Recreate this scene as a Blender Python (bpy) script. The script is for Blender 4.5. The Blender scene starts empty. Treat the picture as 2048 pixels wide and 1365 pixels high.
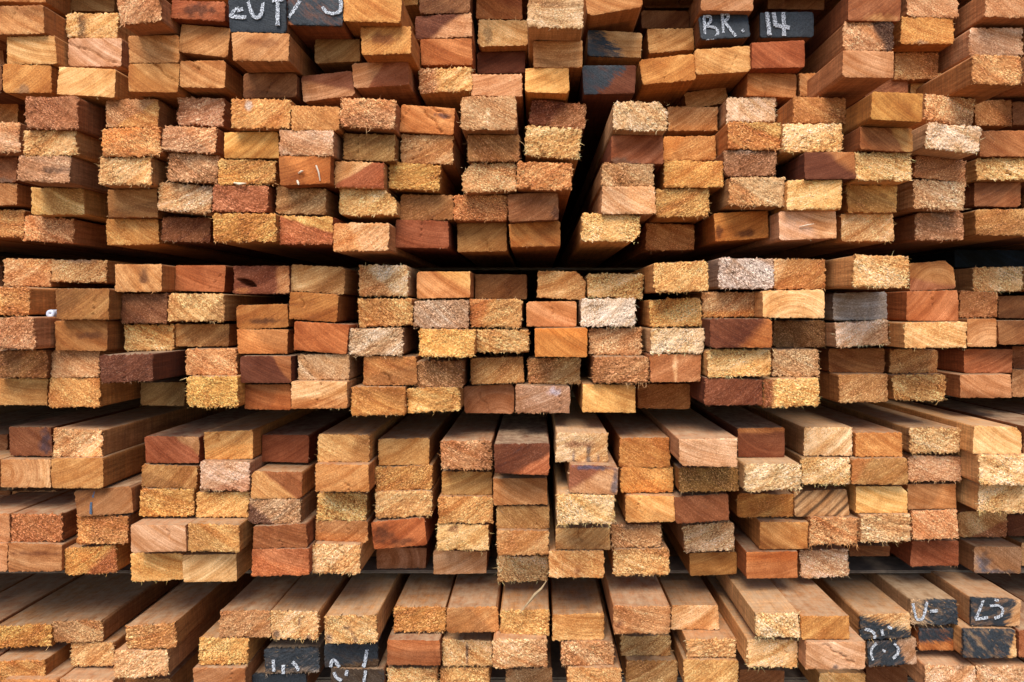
import bpy, math, random
import numpy as np
S = bpy.context.scene
C = S.collection
R = math.radians
random.seed(7); rng = np.random.default_rng(7)

# ------------------------------------------------------------ camera, sky, sun, exposure
D, F = 0.68, 2048 * 24 / 36.0          # metres to the mean face of the stack; focal length in photo pixels
VX, VY = 1071.0, 620.0                 # where the planks' long edges meet in the photograph
H = 0.52                               # eye height over the ground
K = D / F
cam = bpy.data.objects.new('camera', bpy.data.cameras.new('camera')); C.objects.link(cam)
cam.location = (0, -D, H); cam.rotation_euler = (R(90), 0, 0)
cam.data.lens = 24; cam.data.sensor_width = 36
cam.data.shift_x = -(VX - 1024) / 2048; cam.data.shift_y = -(682.5 - VY) / 2048
cam.data.clip_start = 0.01; cam.data.clip_end = 200
S.camera = cam

SUN_EL, SUN_AZ = R(56), R(192)         # soft light from high behind the camera
W = bpy.data.worlds.new('World'); S.world = W; W.use_nodes = True
nt = W.node_tree; bg = nt.nodes['Background']
sky = nt.nodes.new('ShaderNodeTexSky'); sky.sky_type = 'NISHITA'; sky.sun_disc = False
sky.sun_elevation = SUN_EL; sky.sun_rotation = SUN_AZ
sky.air_density = 1.0; sky.dust_density = 1.0; sky.ozone_density = 0.6
nt.links.new(sky.outputs[0], bg.inputs[0]); bg.inputs[1].default_value = 0.075
sl = bpy.data.lights.new('sun', 'SUN'); sl.energy = 1.5; sl.angle = R(40); sl.color = (1, 0.95, 0.86)
sun = bpy.data.objects.new('sun', sl); C.objects.link(sun)
dvec = (math.sin(SUN_AZ) * math.cos(SUN_EL), math.cos(SUN_AZ) * math.cos(SUN_EL), math.sin(SUN_EL))
from mathutils import Vector
sun.rotation_euler = Vector(dvec).to_track_quat('Z', 'Y').to_euler()
S.view_settings.view_transform = 'Standard'; S.view_settings.look = 'None'
S.view_settings.gamma = 1; S.view_settings.exposure = 1.66

# ------------------------------------------------------------ helpers
def lin(c):
    c = np.asarray(c, float) / 255.0
    return np.where(c <= 0.04045, c / 12.92, ((c + 0.055) / 1.055) ** 2.4)
PAL = dict(w='cdb291', p='d7ac73', t='be8752', k='c18c67', P='caa28a', h='c68a41', o='b6682e', r='a34c22',
           d='703621', c='9e5c38', b='875530', g='9b7646', y='988f86', B='2c2e32', n='1d2836')
WORD = dict(w='whitish', p='straw', t='tan', k='pinkish-tan', P='pale pink', h='honey', o='orange', r='red-orange',
            d='mahogany', c='cinnamon', b='brown', g='olive-tan', y='grey', B='black-painted', n='navy')
def col(s):
    s = PAL.get(s, s)
    v = lin([int(s[i:i + 2], 16) for i in (0, 2, 4)])
    v = v ** 1.06 * np.array([1.06, 1.025, 1.03])
    if v[2] < .6 * v[0]:                # one species group: hues stay close to the family's tan-orange
        g, b = v[1] / v[0], v[2] / v[0]
        v[1] = v[0] * max(.27, g + (.46 - g) * .32); v[2] = v[0] * (b + (.18 - b) * .38)
        v = v * ((v @ np.array([.3, .6, .1])) / .26) ** .13
    v = v * min(1.0, .86 / v.max())
    return v

class N:                                # tiny node helper
    def __init__(s, name):
        s.m = bpy.data.materials.new(name); s.m.use_nodes = True; s.t = s.m.node_tree
        s.b = s.t.nodes['Principled BSDF']
    def put(s, sock, v):
        if hasattr(v, 'is_output'): s.t.links.new(v, sock)
        elif v is not None: sock.default_value = v
    def node(s, kind, **k):
        n = s.t.nodes.new(kind)
        for a, b in k.items(): setattr(n, a, b)
        return n
    def attr(s, name, out='Vector'):
        return s.node('ShaderNodeAttribute', attribute_name=name).outputs[out]
    def sep(s, v):
        n = s.node('ShaderNodeSeparateXYZ'); s.put(n.inputs[0], v); return n.outputs
    def comb(s, x, y, z):
        n = s.node('ShaderNodeCombineXYZ')
        for i, v in enumerate((x, y, z)): s.put(n.inputs[i], v)
        return n.outputs[0]
    def math(s, op, a, b=None, clamp=False):
        n = s.node('ShaderNodeMath', operation=op, use_clamp=clamp)
        s.put(n.inputs[0], a)
        if b is not None: s.put(n.inputs[1], b)
        return n.outputs[0]
    def noise(s, vec, scale=1.0, detail=2.0, rough=0.5, dist=0.0):
        n = s.node('ShaderNodeTexNoise'); s.put(n.inputs['Vector'], vec)
        n.inputs['Scale'].default_value = scale; n.inputs['Detail'].default_value = detail
        n.inputs['Roughness'].default_value = rough; n.inputs['Distortion'].default_value = dist
        return n.outputs['Fac']
    def rng(s, v, a, b, c=0.0, d=1.0, smooth=False):
        n = s.node('ShaderNodeMapRange'); n.clamp = True
        if smooth: n.interpolation_type = 'SMOOTHSTEP'
        for i, x in enumerate((v, a, b, c, d)): s.put(n.inputs[i], x)
        return n.outputs[0]
    def mix(s, fac, a, b, blend='MIX'):
        n = s.node('ShaderNodeMix', data_type='RGBA', blend_type=blend)
        s.put(n.inputs[0], fac); s.put(n.inputs[6], a); s.put(n.inputs[7], b)
        return n.outputs[2]
    def vscale(s, v, k):
        n = s.node('ShaderNodeVectorMath', operation='MULTIPLY'); s.put(n.inputs[0], v); n.inputs[1].default_value = k
        return n.outputs[0]

# ------------------------------------------------------------ wood: sawn end grain on the ends, long grain on the faces
def wood_material():
    n = N('sawn_wood')
    base = n.attr('col', 'Color'); loc = n.attr('loc'); guv = n.attr('guv'); par = n.sep(n.attr('par'))
    fuzz, front, paint = par; fuzz = n.math('POWER', fuzz, 1.35)
    lx, ly, lz = n.sep(loc); al, ac, seed = n.sep(guv)
    # end grain
    fl = n.noise(n.comb(n.math('MULTIPLY', al, 520), n.math('MULTIPLY', ac, 1000), seed), 1.0, 2.0, 0.7)
    pt = n.noise(n.comb(n.math('MULTIPLY', al, 560), n.math('MULTIPLY', ac, 950), n.math('ADD', seed, 31.7)), 1.0, 2.0, 0.7)
    patch = n.noise(n.vscale(loc, (60, 60, 60)), 1.0, 2.0, 0.5)
    fz = n.math('MULTIPLY', fuzz, n.rng(patch, 0.32, 0.62, 0.45, 1.15))
    line = n.noise(n.comb(n.math('MULTIPLY', al, 22), n.math('MULTIPLY', ac, 820), seed), 1.0, 1.0, 0.5)
    ring = n.noise(n.comb(n.math('MULTIPLY', al, 7), n.math('MULTIPLY', ac, 240), n.math('ADD', seed, 9.1)), 1.0, 2.0, 0.55, 0.6)
    blot = n.noise(n.vscale(loc, (42, 42, 42)), 1.0, 3.0, 0.55, 0.8)
    fine = n.noise(n.vscale(loc, (900, 300, 900)), 1.0, 2.0, 0.6)
    e = n.mix(1.0, base, n.comb(*[n.rng(line, 0.3, 0.7, a, b) for a, b in ((0.86, 1.12), (0.82, 1.14), (0.78, 1.16))]), 'MULTIPLY')
    e = n.mix(1.0, e, n.comb(*[n.rng(ring, 0.3, 0.7, a, b) for a, b in ((0.84, 1.13), (0.76, 1.18), (0.66, 1.22))]), 'MULTIPLY')
    e = n.mix(1.0, e, n.comb(*[n.rng(blot, 0.28, 0.72, a, b) for a, b in ((0.76, 1.16), (0.64, 1.22), (0.50, 1.28))]), 'MULTIPLY')
    e = n.mix(1.0, e, n.comb(*[n.rng(fine, 0.27, 0.73, a, b) for a, b in ((0.74, 1.24), (0.70, 1.26), (0.66, 1.28))]), 'MULTIPLY')
    streak = n.noise(n.comb(n.math('MULTIPLY', al, 9), n.math('MULTIPLY', ac, 75), n.math('ADD', seed, 4.3)), 1.0, 2.0, 0.5, 0.8)
    e = n.mix(1.0, e, n.comb(*[n.rng(streak, 0.34, 0.60, a, b) for a, b in ((0.80, 1.06), (0.66, 1.07), (0.50, 1.08))]), 'MULTIPLY')
    dark = n.mix(1.0, e, (0.22, 0.15, 0.10, 1), 'MULTIPLY')
    pale = n.mix(1.0, n.mix(0.10, n.mix(1.0, e, (2.5, 2.45, 2.7, 1), 'MULTIPLY'), (0.95, 0.80, 0.58, 1)), (0.94, 0.755, 0.57, 1), 'DARKEN')
    e = n.mix(n.math('MULTIPLY', n.rng(pt, 0.49, 0.38, 0, 0.95), fz, True), e, dark)
    e = n.mix(n.math('MULTIPLY', n.rng(fl, 0.53, 0.63, 0, 1.0), fz, True), e, pale)
    # long grain
    lg = n.noise(n.comb(n.math('MULTIPLY', lx, 330), n.math('MULTIPLY', ly, 22), n.math('MULTIPLY', lz, 330)), 1.0, 3.0, 0.65)
    lb = n.noise(n.vscale(loc, (45, 28, 45)), 1.0, 4.0, 0.65)
    sd = n.mix(1.0, base, n.comb(*[n.rng(lg, 0.28, 0.72, a, b) for a, b in ((0.62, 1.05), (0.55, 1.02), (0.48, 1.0))]), 'MULTIPLY')
    sd = n.mix(1.0, sd, n.comb(*[n.rng(lb, 0.3, 0.7, a, b) for a, b in ((0.72, 1.08), (0.66, 1.05), (0.6, 1.02))]), 'MULTIPLY')
    saw = n.noise(n.comb(n.math('MULTIPLY', lx, 18), n.math('MULTIPLY', ly, 420), n.math('MULTIPLY', lz, 18)), 1.0, 2.0, 0.6)
    sd = n.mix(1.0, sd, n.comb(*[n.rng(saw, 0.3, 0.7, 0.78, 1.16)] * 3), 'MULTIPLY')
    sd = n.mix(1.0, sd, n.comb(*[n.rng(fine, 0.27, 0.73, 0.8, 1.2)] * 3), 'MULTIPLY')
    nz = n.sep(n.node('ShaderNodeNewGeometry').outputs['Normal'])[2]
    dust = n.math('MULTIPLY', n.rng(nz, 0.6, 0.9), n.rng(n.noise(n.vscale(loc, (110, 70, 110)), 1.0, 4.0, 0.7), 0.3, 0.7, 0.1, 0.8))
    sd = n.mix(dust, sd, (0.45, 0.31, 0.185, 1))                       # grey sawdust settled on upper faces
    c = n.mix(front, sd, e)
    # black end paint, scuffed along its edge
    pn = n.noise(n.comb(n.math('MULTIPLY', al, 90), n.math('MULTIPLY', ac, 500), seed), 1.0, 3.0, 0.65)
    scuff = n.noise(n.comb(n.math('MULTIPLY', al, 60), n.math('MULTIPLY', ac, 170), n.math('ADD', seed, 17.0)), 1.0, 3.0, 0.7)
    pm = n.rng(n.math('ADD', paint, n.math('MULTIPLY', n.math('SUBTRACT', pn, 0.5), 1.9)), 0.30, 0.72)
    pm = n.math('MULTIPLY', pm, n.rng(scuff, 0.34, 0.5, 0.72, 1.0))
    blackc = n.mix(n.rng(fine, 0.3, 0.75), (0.012, 0.014, 0.017, 1), (0.042, 0.047, 0.054, 1))
    c = n.mix(pm, c, blackc)
    n.put(n.b.inputs['Base Color'], c)
    n.put(n.b.inputs['Roughness'], n.rng(pm, 0, 1, 0.86, 0.55))
    n.b.inputs['Specular IOR Level'].default_value = 0.25
    hgt = n.math('ADD', n.math('MULTIPLY', fl, n.math('MULTIPLY', fz, 1.3)), n.math('ADD', n.math('MULTIPLY', line, 0.35), n.math('MULTIPLY', fine, 0.3)))
    hgt = n.mix(front, n.comb(n.math('ADD', n.math('MULTIPLY', lg, 0.7), n.math('MULTIPLY', saw, 0.6)), 0, 0), n.comb(hgt, 0, 0))
    hx = n.sep(hgt)[0]
    bp = n.node('ShaderNodeBump'); bp.inputs['Strength'].default_value = 0.8; bp.inputs['Distance'].default_value = 0.0008
    n.put(bp.inputs['Height'], hx); n.put(n.b.inputs['Normal'], bp.outputs[0])
    return n.m
WOOD = wood_material()

def chalk_material(name, rgb, lo=0.40, hi=0.52):
    n = N(name)
    tc = n.node('ShaderNodeTexCoord').outputs['Object']
    v = n.noise(n.vscale(tc, (900, 900, 900)), 1.0, 3.0, 0.7)
    c = n.mix(n.rng(v, lo, hi), (0.05, 0.052, 0.06, 1), tuple(rgb) + (1,))
    n.put(n.b.inputs['Base Color'], c); n.b.inputs['Roughness'].default_value = 0.95
    n.b.inputs['Specular IOR Level'].default_value = 0.1
    return n.m
CHALK = chalk_material('white_chalk', (0.66, 0.67, 0.70), .42, .58)
BLUECHALK = chalk_material('blue_chalk', (0.10, 0.14, 0.21), 0.3, 0.6)

def plain(name, rgb, rough=0.8, var=0.25, sc=60):
    n = N(name); tc = n.node('ShaderNodeTexCoord').outputs['Object']
    v = n.noise(n.vscale(tc, (sc, sc, sc)), 1.0, 4.0, 0.6)
    n.put(n.b.inputs['Base Color'], n.mix(1.0, tuple(rgb) + (1,), n.comb(*[n.rng(v, 0.3, 0.7, 1 - var, 1 + var)] * 3), 'MULTIPLY'))
    n.b.inputs['Roughness'].default_value = rough
    return n.m

# ------------------------------------------------------------ the planks, tier by tier and course by course, left to right
# x0 x1 (edges) yl yr (top edge at the left and the right) h colour roughness [extras], measured on the photograph
# extras: A grain angle, 2 second tone (colour:direction:offset:blend), s spot (colour:u:v:ru:rv), k crack (u0:v0:u1:v1),
#         c cut corner (corner:size), O growth-ring centre, Z depth in cm, X black paint (direction:offset:blend), l own label
DATA = r'''
#1 1
-22 92 -48 -46 52 t .2
141 230 -30 -29 52 g .2
228 321 -7 -15 57 k .85 Z-5
339 459 -56 -55 54 t .2
458 571 -4 -4 68 B .1 X0:-2:.1 l=black block with white chalk letters ZUT at the top edge
575 686 -4 -4 55 c .15 X30:.62:.25 l=black block chalked with a slash and a 5, beside ZUT block
687 804 -10 -8 54 h .3 l=honey plank end with stepped underside right of the black 5 block
800 837 -42 -42 52 p .2 Z6
838 940 -28 -30 56 b .4
953 1044 -17 -17 56 o .3 2r:60:.1:.4
1055 1167 -6 -3 60 w .7 A0 s9a8060:.0:.25:.5:.2
1171 1282 -24 -43 56 t .2 A-30 l=tilted tan plank end rising to the right above the blue-stained end
1290 1400 -40 -40 55 b .1 Z9
1402 1507 -34 -33 54 k .2
1535 1650 -36 -35 54 b .2 Z7
1697 1802 -18 -15 57 c .1 sc8a070:.15:-.4:.3:.14 l=cinnamon plank end with frayed pale lower edge, top right
1815 1916 -22 -20 57 k .7
1971 2085 -22 -20 56 k .55
#1 2
-25 90 13 11 56 t .35
131 245 25 27 51 p .75 s5c4a34:-.2:0:.1:.45 l=rough straw plank end with dark vertical stain, upper left
342 450 0 5 37 r .35 s4a1c0c:0:0:.3:.4
720 823 54 52 56 h .35 s8a4418:-.05:.05:.32:.24 l=honey plank end with a dark orange blotch in its middle
831 943 31 25 49 k .4 2d:150:-.05:.2
957 1055 40 39 53 p .5 s8a7350:-.3:-.1:.1:.4
1066 1167 82 81 55 t .35 A0
1175 1284 60 64 52 b99263 .1 A-8 X205:-.02:.3 l=tan plank end smeared with blue-black paint on its left half
1282 1380 22 22 42 b .1 Z9
1295 1389 52 46 55 c99558 .3 A25
1399 1498 32 24 49 B .1 X0:-2:.1 A10 l=black plank end with the chalk letters BR.
1521 1627 25 24 50 B .1 X0:-2:.1 l=black plank end with the chalk number 14
1689 1785 45 44 57 k .95 25a3a2a:20:.18:.12
1802 1908 34 35 53 h .55 A-20
1939 2046 56 56 56 P .65
#1 3
-95 9 92 90 50 k .25
12 112 73 72 56 p .25 A-15
136 243 77 76 56 P .2 A-35 k-.48:.35:.4:-.4
257 360 71 70 56 t .2
357 459 46 57 59 t .15 A35
465 577 65 65 58 c08b5c .2 A38 s9a6038:.0:.15:.35:.14
628 722 79 78 56 g .2
701 816 119 112 57 k .15 2a0583c:-15:-.08:.05 l=two-tone plank end split diagonally into pale pink and brown-red
842 944 78 75 54 o .25
954 1056 103 102 45 d .1
1045 1138 135 134 51 e0aa5c .1 l=bright straw-yellow smooth plank end left of a wide dark slot
1165 1271 132 131 56 d .1 X150:.05:.3 l=plank end black on the left and dark red-brown on the right
1282 1391 119 108 51 h .25 A22
1391 1500 99 92 51 c9975a .3
1503 1610 84 82 53 r .15 l=smooth red-orange plank end directly under the chalked 14
1685 1789 101 101 55 k .15 A-20 Z-5
1787 1877 104 103 56 t .75 A-25
1943 2045 112 112 56 t .85 A-30 Z-4
#1 4
6 101 130 129 56 h .3 A40
116 230 133 138 57 p .15 A35
256 358 126 126 59 c08a4c .15 A-35 k0:.45:.45:-.2
359 451 122 123 52 t .25
487 593 146 146 50 b .1
604 712 153 141 51 k .15 28a4e38:60:.0:.2 A10
838 943 136 132 52 p .98 2k:180:.15:.2
943 1045 147 148 46 k .35 A20
1372 1462 184 173 48 t .35 A20 Z8
1494 1594 145 148 49 c07c40 .2 A-15
#2 1
-75 34 197 198 48 t .5 A35
51 156 194 194 64 a56a48 .85
213 315 198 198 58 b08058 .75 2c08848:-40:.08:.08
353 449 192 197 57 bd8468 .95
462 581 197 198 60 c68a4a .7 A35 sd8d0cc:-.22:.25:.07:.2
582 681 213 214 49 be8448 .55
679 791 194 200 58 b4805a 1.0 l=very coarse plank end with pale tufts over red pits, second tier top
801 908 208 215 57 c77f42 .15 s3a3040:.28:.2:.14:.1 k.1:.45:.42:.1 k-.5:-.1:-.35:.3 k-.05:.3:.3:-.4 l=orange plank end with a blue-black split near its upper right corner
922 1032 194 194 65 bc9068 .75 se8d4b0:-.02:.05:.06:.12 l=tall tan rough plank end with a pale knot in the centre
1061 1171 199 209 50 a87048 .9 27c3018:160:.0:.25
1227 1339 203 204 58 w 1.0 cTR:.3 cTL:.1 Z-4 l=whitish coarse plank end with cut upper right corner beside dark slot
1330 1437 201 201 61 bd8a58 .45 A38
1444 1552 194 194 50 d0b8a0 .75
1586 1691 192 194 54 b07438 .75 A-30
1743 1845 182 187 58 b98436 .15 Z-6 l=smooth honey-olive plank end jutting out with its long left side showing
1846 1951 186 199 55 cf9c72 .95
1950 2024 200 199 55 be8856 .65
2025 2130 202 202 50 b .3
#2 2
-60 39 246 244 61 c69878 .85
47 153 263 260 50 cfa26e .85
204 320 257 253 57 cc8a50 .98
323 433 249 256 53 b8896a .95
448 557 264 263 54 dca858 .15 l=smooth bright yellow-honey plank end near a pale pink weathered one
559 667 257 259 53 c8a088 .75 A-20
686 791 266 270 54 9c7640 .45 k-.22:.5:-.22:-.4
801 907 270 272 58 c29468 .65 k-.3:-.4:.1:.4 k-.45:-.2:-.1:.3
934 1040 268 268 57 a06c38 .65
1050 1161 251 258 60 d2ad78 1.0
1222 1327 271 270 56 a0583a .1 A35
1328 1431 272 272 50 ba8040 .5 A28
1455 1563 244 245 55 bc7836 .95 A-25 2c8a060:50:.2:.15
1567 1685 247 247 57 dcb886 .98
1721 1825 252 256 49 9c5c2c .25 2b88648:15:.2:.05 l=plank end red-brown on the left with a curved tan band right
1853 1960 243 254 53 d8c0a8 1.0 Z-4
1960 2075 261 262 52 a86634 .35
#2 3
-70 34 313 314 52 9a5a34 .35
35 140 309 311 55 b08a70 .75 s5a4034:.2:-.05:.3:.14 A-15
197 303 314 313 57 caa070 .95
335 436 305 311 56 b28866 1.0
437 550 319 318 53 bc8c4a 1.0
558 661 313 310 58 b4661a .1 l=smooth bright orange plank end with two pale splinter marks
669 768 322 325 53 d0a070 .45 2a85430:-40:-.1:.1 l=plank end pale at upper left and red-brown below the diagonal
776 881 322 330 56 c08c3e .85 A15
924 1033 329 325 57 c89464 .95 cTL:.35
1034 1144 322 325 56 c4834c .95 l=orange-tan coarse plank end at the left lip of the dark slot
1203 1308 327 327 47 b89068 .95
1328 1447 321 322 54 cb9042 .7 A30
1449 1553 301 300 52 94684a .95 A30
1609 1711 304 303 56 70341e .1 2b07444:35:.25:.25 A20 l=dark mahogany plank end shading to orange at its upper right
1711 1824 305 305 57 deb982 1.0
1828 1935 308 320 46 a87048 .85
1955 2065 316 315 45 d4aa70 .95 A-25
#2 4
-70 33 366 366 44 b88456 .4
62 168 376 376 54 d0a868 .55
214 315 379 378 57 a87844 .3
316 423 364 373 56 c8a888 .95
424 536 370 371 53 a65e3c .85 l=red-brown plank end with white frayed fibres along the bottom edge
552 652 374 378 52 ac885c .65
678 793 376 378 54 d6b27a .85 cTR:.45 l=straw plank end with a big cut upper right corner
800 907 390 390 52 9c6a38 .5
908 1014 390 390 52 b87038 .95
1016 1117 389 385 54 96603c .35 s5a3428:.45:-.3:.12:.25
1203 1311 374 373 54 c8a080 .45 A-32
1312 1418 378 376 57 be8f4c .95
1458 1570 355 356 56 bc9a72 .9 2c08a58:220:.12:.15
1574 1684 361 361 58 dcb272 .65
1693 1796 370 370 55 b28440 .65
1827 1931 357 361 61 c09874 1.0
1949 2042 364 365 49 905632 .2
2044 2130 366 366 50 b .2
#2 5
-50 52 419 420 55 bc8044 .85 A-10
46 147 430 438 50 be8258 .98
212 317 439 438 51 c8904a .5
322 421 434 437 48 844820 .65
426 552 428 427 56 bc8436 .95 A25
558 666 432 433 57 a8501e .65 2c89850:60:.18:.1 l=plank end fiery orange below and tan in its upper right corner
666 777 447 446 56 cd9c72 .6 2c88850:190:.1:.2
790 898 439 441 56 983e28 .2 A-12 l=smooth brick-red plank end at the bottom of second tier
914 1014 447 446 57 b07e42 .25
1018 1122 447 442 49 b47838 .25
1164 1280 427 430 56 dcb478 1.0 cBR:.3 l=straw coarse plank end with long frayed bottom at right lip of slot
1291 1390 447 448 54 ac7038 .65
1428 1538 428 421 55 c47c28 .2 s5c2810:.05:-.28:.16:.14 s6a3414:-.42:-.1:.06:.3 l=bright orange plank end with dark knot smears, slightly tilted
1558 1673 424 420 57 d8b09a .2 2d0a078:0:.1:.25 l=pale pink smooth plank end with a white sliver stuck on it
1680 1790 428 427 55 cca070 .65 A35
1832 1925 426 424 55 a67452 .85
1951 2065 420 420 50 bc8c52 .75
#2 6
1905 2070 500 499 42 n .1 Z14 l=dark navy painted block recessed in the gap at the right edge
#3 1
-95 6 533 533 40 875530 .35
8 102 518 519 55 c08a5c .85
103 213 519 520 46 c49664 .85
230 323 528 528 57 c08c58 .3 s5c2c14:.12:.1:.1:.4 A-50
350 450 530 531 53 a85c30 .1 k.2:-.4:.48:.3 A-20
467 578 532 531 57 883c26 .45 2b87848:0:.28:.12 H-.27:-.1:.16:.1:-22 sb87038:-.35:-.36:.14:.12 l=dark red plank end with a black split hole at lower left
582 689 530 536 52 c29a68 .4
717 816 531 531 61 d4bc9c .85 2be8c5c:215:.05:.15
834 940 543 542 55 c48a58 .15 2d8ae70:40:.22:.15 A-35
949 1055 550 550 48 8c5c2e .35
1075 1172 541 545 56 c89860 .65 cTR:.35
1175 1287 546 549 49 d8b47c 1.0
1309 1415 526 522 60 cea064 .85 Z-3
1439 1546 516 518 61 b8a498 1.0 A-35 l=greyish white coarse plank end at the top of third tier
1547 1651 519 518 60 b67c40 .75 2d0a070:165:.35:.15 A30
1707 1820 511 513 63 d6ac78 .98 Z-5
1818 1913 525 519 60 b07a44 .15 cTR:.3 O.1:-.6 2a06040:250:.2:.2
1947 2046 529 527 55 d8b88c .95 2d09860:180:.1:.3
#3 2
-52 57 573 573 58 ce9252 1.0
110 219 578 578 61 a07038 .3 A35
242 335 588 588 59 845030 .65
336 448 587 587 57 c49a64 .85
474 575 611 607 49 b0722e .2 s5a3018:.1:-.2:.4:.12
579 675 584 590 54 b07028 .25 k-.3:.5:-.2:0
716 825 598 596 56 c28a4c .98
827 937 600 601 57 aa9482 1.0 l=grey-tan coarse speckled plank end in the middle of third tier
940 1043 597 597 59 c4935a .9 2b87438:170:.2:.15
1053 1153 603 603 51 c4885c .1 k-.05:.5:.05:-.1
1162 1271 597 597 56 dcc8b4 1.0 l=white fuzzy plank end right of smooth pinkish one, third tier
1299 1403 599 594 58 daa45c .95
1405 1510 583 583 53 b88a60 .85 2c07830:-90:.25:.2
1527 1648 581 580 56 dcb280 .35 O.0:-1.2
1667 1773 586 584 56 9a9088 .45 A0 l=weathered grey plank end, only grey one in third tier
1813 1917 583 582 59 b46c40 .15 A50 l=smooth orange-cinnamon plank end right of the grey weathered one
1918 1997 583 583 52 ac7040 .75
1998 2100 592 592 45 87552c .1
#3 3
-45 70 636 636 61 c49070 .95
110 214 641 641 61 a87038 .2 s6a3a20:.2:.0:.35:.12 A-35
249 346 649 649 53 c89a60 .85
349 458 648 648 46 b4824a .45 A35
475 575 658 658 51 b4743c .15 A-20
588 695 642 650 59 b05a1c .15 l=smooth deep orange plank end, tilted, left of a whitish coarse one
697 805 657 655 57 c0aa94 1.0 l=whitish grey coarse plank end jutting over an open gap
838 949 658 660 58 d29c50 .95 Z-2 cBR:.12
953 1058 659 660 46 cca068 .98
1070 1174 655 655 61 c47c28 .1 A-38 l=smooth vivid orange plank end with fine diagonal saw lines
1178 1284 656 656 55 ba8c64 .95
1302 1409 657 657 51 dac6a6 1.0
1420 1545 639 639 56 74341a .35 2b06828:-20:.2:.2
1546 1652 643 642 52 906a42 .85
1670 1780 646 639 50 dcc0ac .95 l=pale pink rough tilted plank end under the grey weathered one
1808 1935 645 644 52 dcb07a .5 A-25
1935 1993 638 638 56 c08a5c .2 O.3:-.8
1996 2100 641 641 49 8c5a30 .2
#3 4
-20 95 701 701 55 966434 .85
103 198 702 702 52 c08c62 .65
199 306 711 707 59 6e3824 .6 Z-5 k-.05:-.1:-.05:-.5 l=dark red-brown plank end sticking out over its neighbours, third tier left
371 473 698 698 53 c48858 .75
480 583 712 712 55 70301f .1 2a06034:20:.3:.05 A-25
597 700 709 709 51 bea284 .65 k-.4:.4:-.25:-.45
727 833 713 713 58 a06a34 .5 A-25
834 925 722 722 55 a27448 .98
942 1047 714 711 56 b48650 .65
1056 1160 716 716 53 a4703e .95 2c09c6c:-10:.0:.3
1186 1298 714 714 53 a87448 .95
1299 1403 709 709 55 ac6e44 .4 se0b890:.0:.0:.05:.5 A30
1417 1540 700 698 55 d6b27c .95
1543 1640 700 700 54 b89a78 1.0
1660 1766 697 697 49 986230 .35 A-20
1780 1876 699 699 48 b88048 .75 A25
1928 2025 699 699 47 a45a34 .1 A25
2026 2110 694 694 44 9a5a36 .35
#3 5
-15 95 757 757 54 c29458 .35 A-10
97 200 755 755 60 c48a48 .75 A-40
279 371 762 762 50 8c7044 .35 Z5
372 477 753 753 62 cc9a4a 1.0
489 582 769 769 51 a25a24 .15 A-15
582 694 762 762 57 d4ac80 .3 2b87840:-90:.1:.25 k.05:.5:-.05:-.3 A20
702 811 774 774 58 c48a44 .55 A-25
814 920 776 772 50 c89c5c .85
928 1028 773 771 54 a86e4c .1 O.2:-1.0 k-.2:.2:0:-.4 l=cinnamon plank end with clear arched growth rings, third tier bottom
1031 1140 772 772 55 a88470 .55 k.32:.3:.32:-.4 sb8b0c0:.2:.3:.1:.15
1165 1271 768 769 58 d8a860 .3 A-25
1276 1380 769 769 49 ac7038 .45 A25
1409 1526 757 758 54 7e3a1c .5
1526 1640 758 755 59 d8ac6c .98 28c4a1a:175:.32:.12
1676 1778 750 748 56 b88a58 .75 A30
1786 1891 749 749 53 cc9c60 .98 A-25
1920 2024 749 748 49 bc8660 .2 A-30
2025 2110 740 740 54 a87a54 .4
#4 1
-95 14 868 868 44 875530 .4
16 105 853 853 61 884c2a .35 s3c3440:.35:.0:.12:.5
106 204 858 861 56 c8996e .95
291 397 872 873 55 a44e2c .25 2b88458:35:.32:.1 A-40
408 506 864 861 57 c69252 .35 A30
524 617 868 870 57 8c3a20 .1 l=smooth dark red plank end at the top of fourth tier
636 738 869 871 54 cca066 .5
756 859 878 876 54 c49456 .35 A30
881 984 882 882 58 b88660 .85 A-25
988 1099 888 888 61 702e18 .35 2a8542c:-45:.25:.15 l=dark mahogany plank end with dusty pale top, fourth tier centre
1111 1216 866 868 58 d2ba98 .65 s3c4658:.13:-.25:.055:.5 s4c5464:-.15:-.35:.04:.3 s8a5840:-.05:.12:.3:.12 s6a7080:.32:-.35:.03:.16 l=whitish plank end with blue-grey paint drips, fourth tier
1238 1340 877 877 58 b87a34 .55
1357 1476 876 876 59 c89e80 .35 A-15 cBL:.2
1475 1570 856 856 60 7c3a18 .2 2b06a30:90:.35:.12 O.3:1.2
1606 1707 855 855 57 dcbe96 .55
1711 1806 865 865 50 c07c36 .45
1820 1921 856 856 51 c8a274 .98
1946 2045 851 854 57 deba86 .25 cTR:.25
#4 2
2 100 918 919 58 c08e62 .3 O-.4:.0 2d0a478:0:.3:.1
101 207 918 917 59 ba864a .25
283 394 929 933 46 b28248 .45 A50
399 500 922 924 59 ccaa98 .85 2b8846c:-60:.25:.15
505 602 942 944 56 c08c54 .35 29a5a30:35:.05:.1 A-35
630 738 928 929 57 c08448 .35
749 865 936 930 48 bc8a48 .95 A30
883 984 943 943 48 a88048 .35
986 1095 957 955 55 c88e5c .25 A-30
1137 1237 930 934 56 b88c68 .3 28c4c34:140:.1:.2 s3c4656:.45:-.1:.1:.5 s46506a:.0:.42:.5:.08 l=pinkish plank end edged with slate-blue paint on its right
1241 1347 934 934 52 c4863e .65
1358 1478 938 934 48 967032 .95
1489 1603 930 927 58 d2bc98 .98 Z-3
1603 1701 914 914 57 d8ba8c .95
1704 1816 917 917 53 a87c44 .5 2b06c2c:165:.3:.15
1818 1922 912 912 52 c49474 .75 A-20
1960 2065 911 911 59 dcbc90 .95
#4 3
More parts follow.
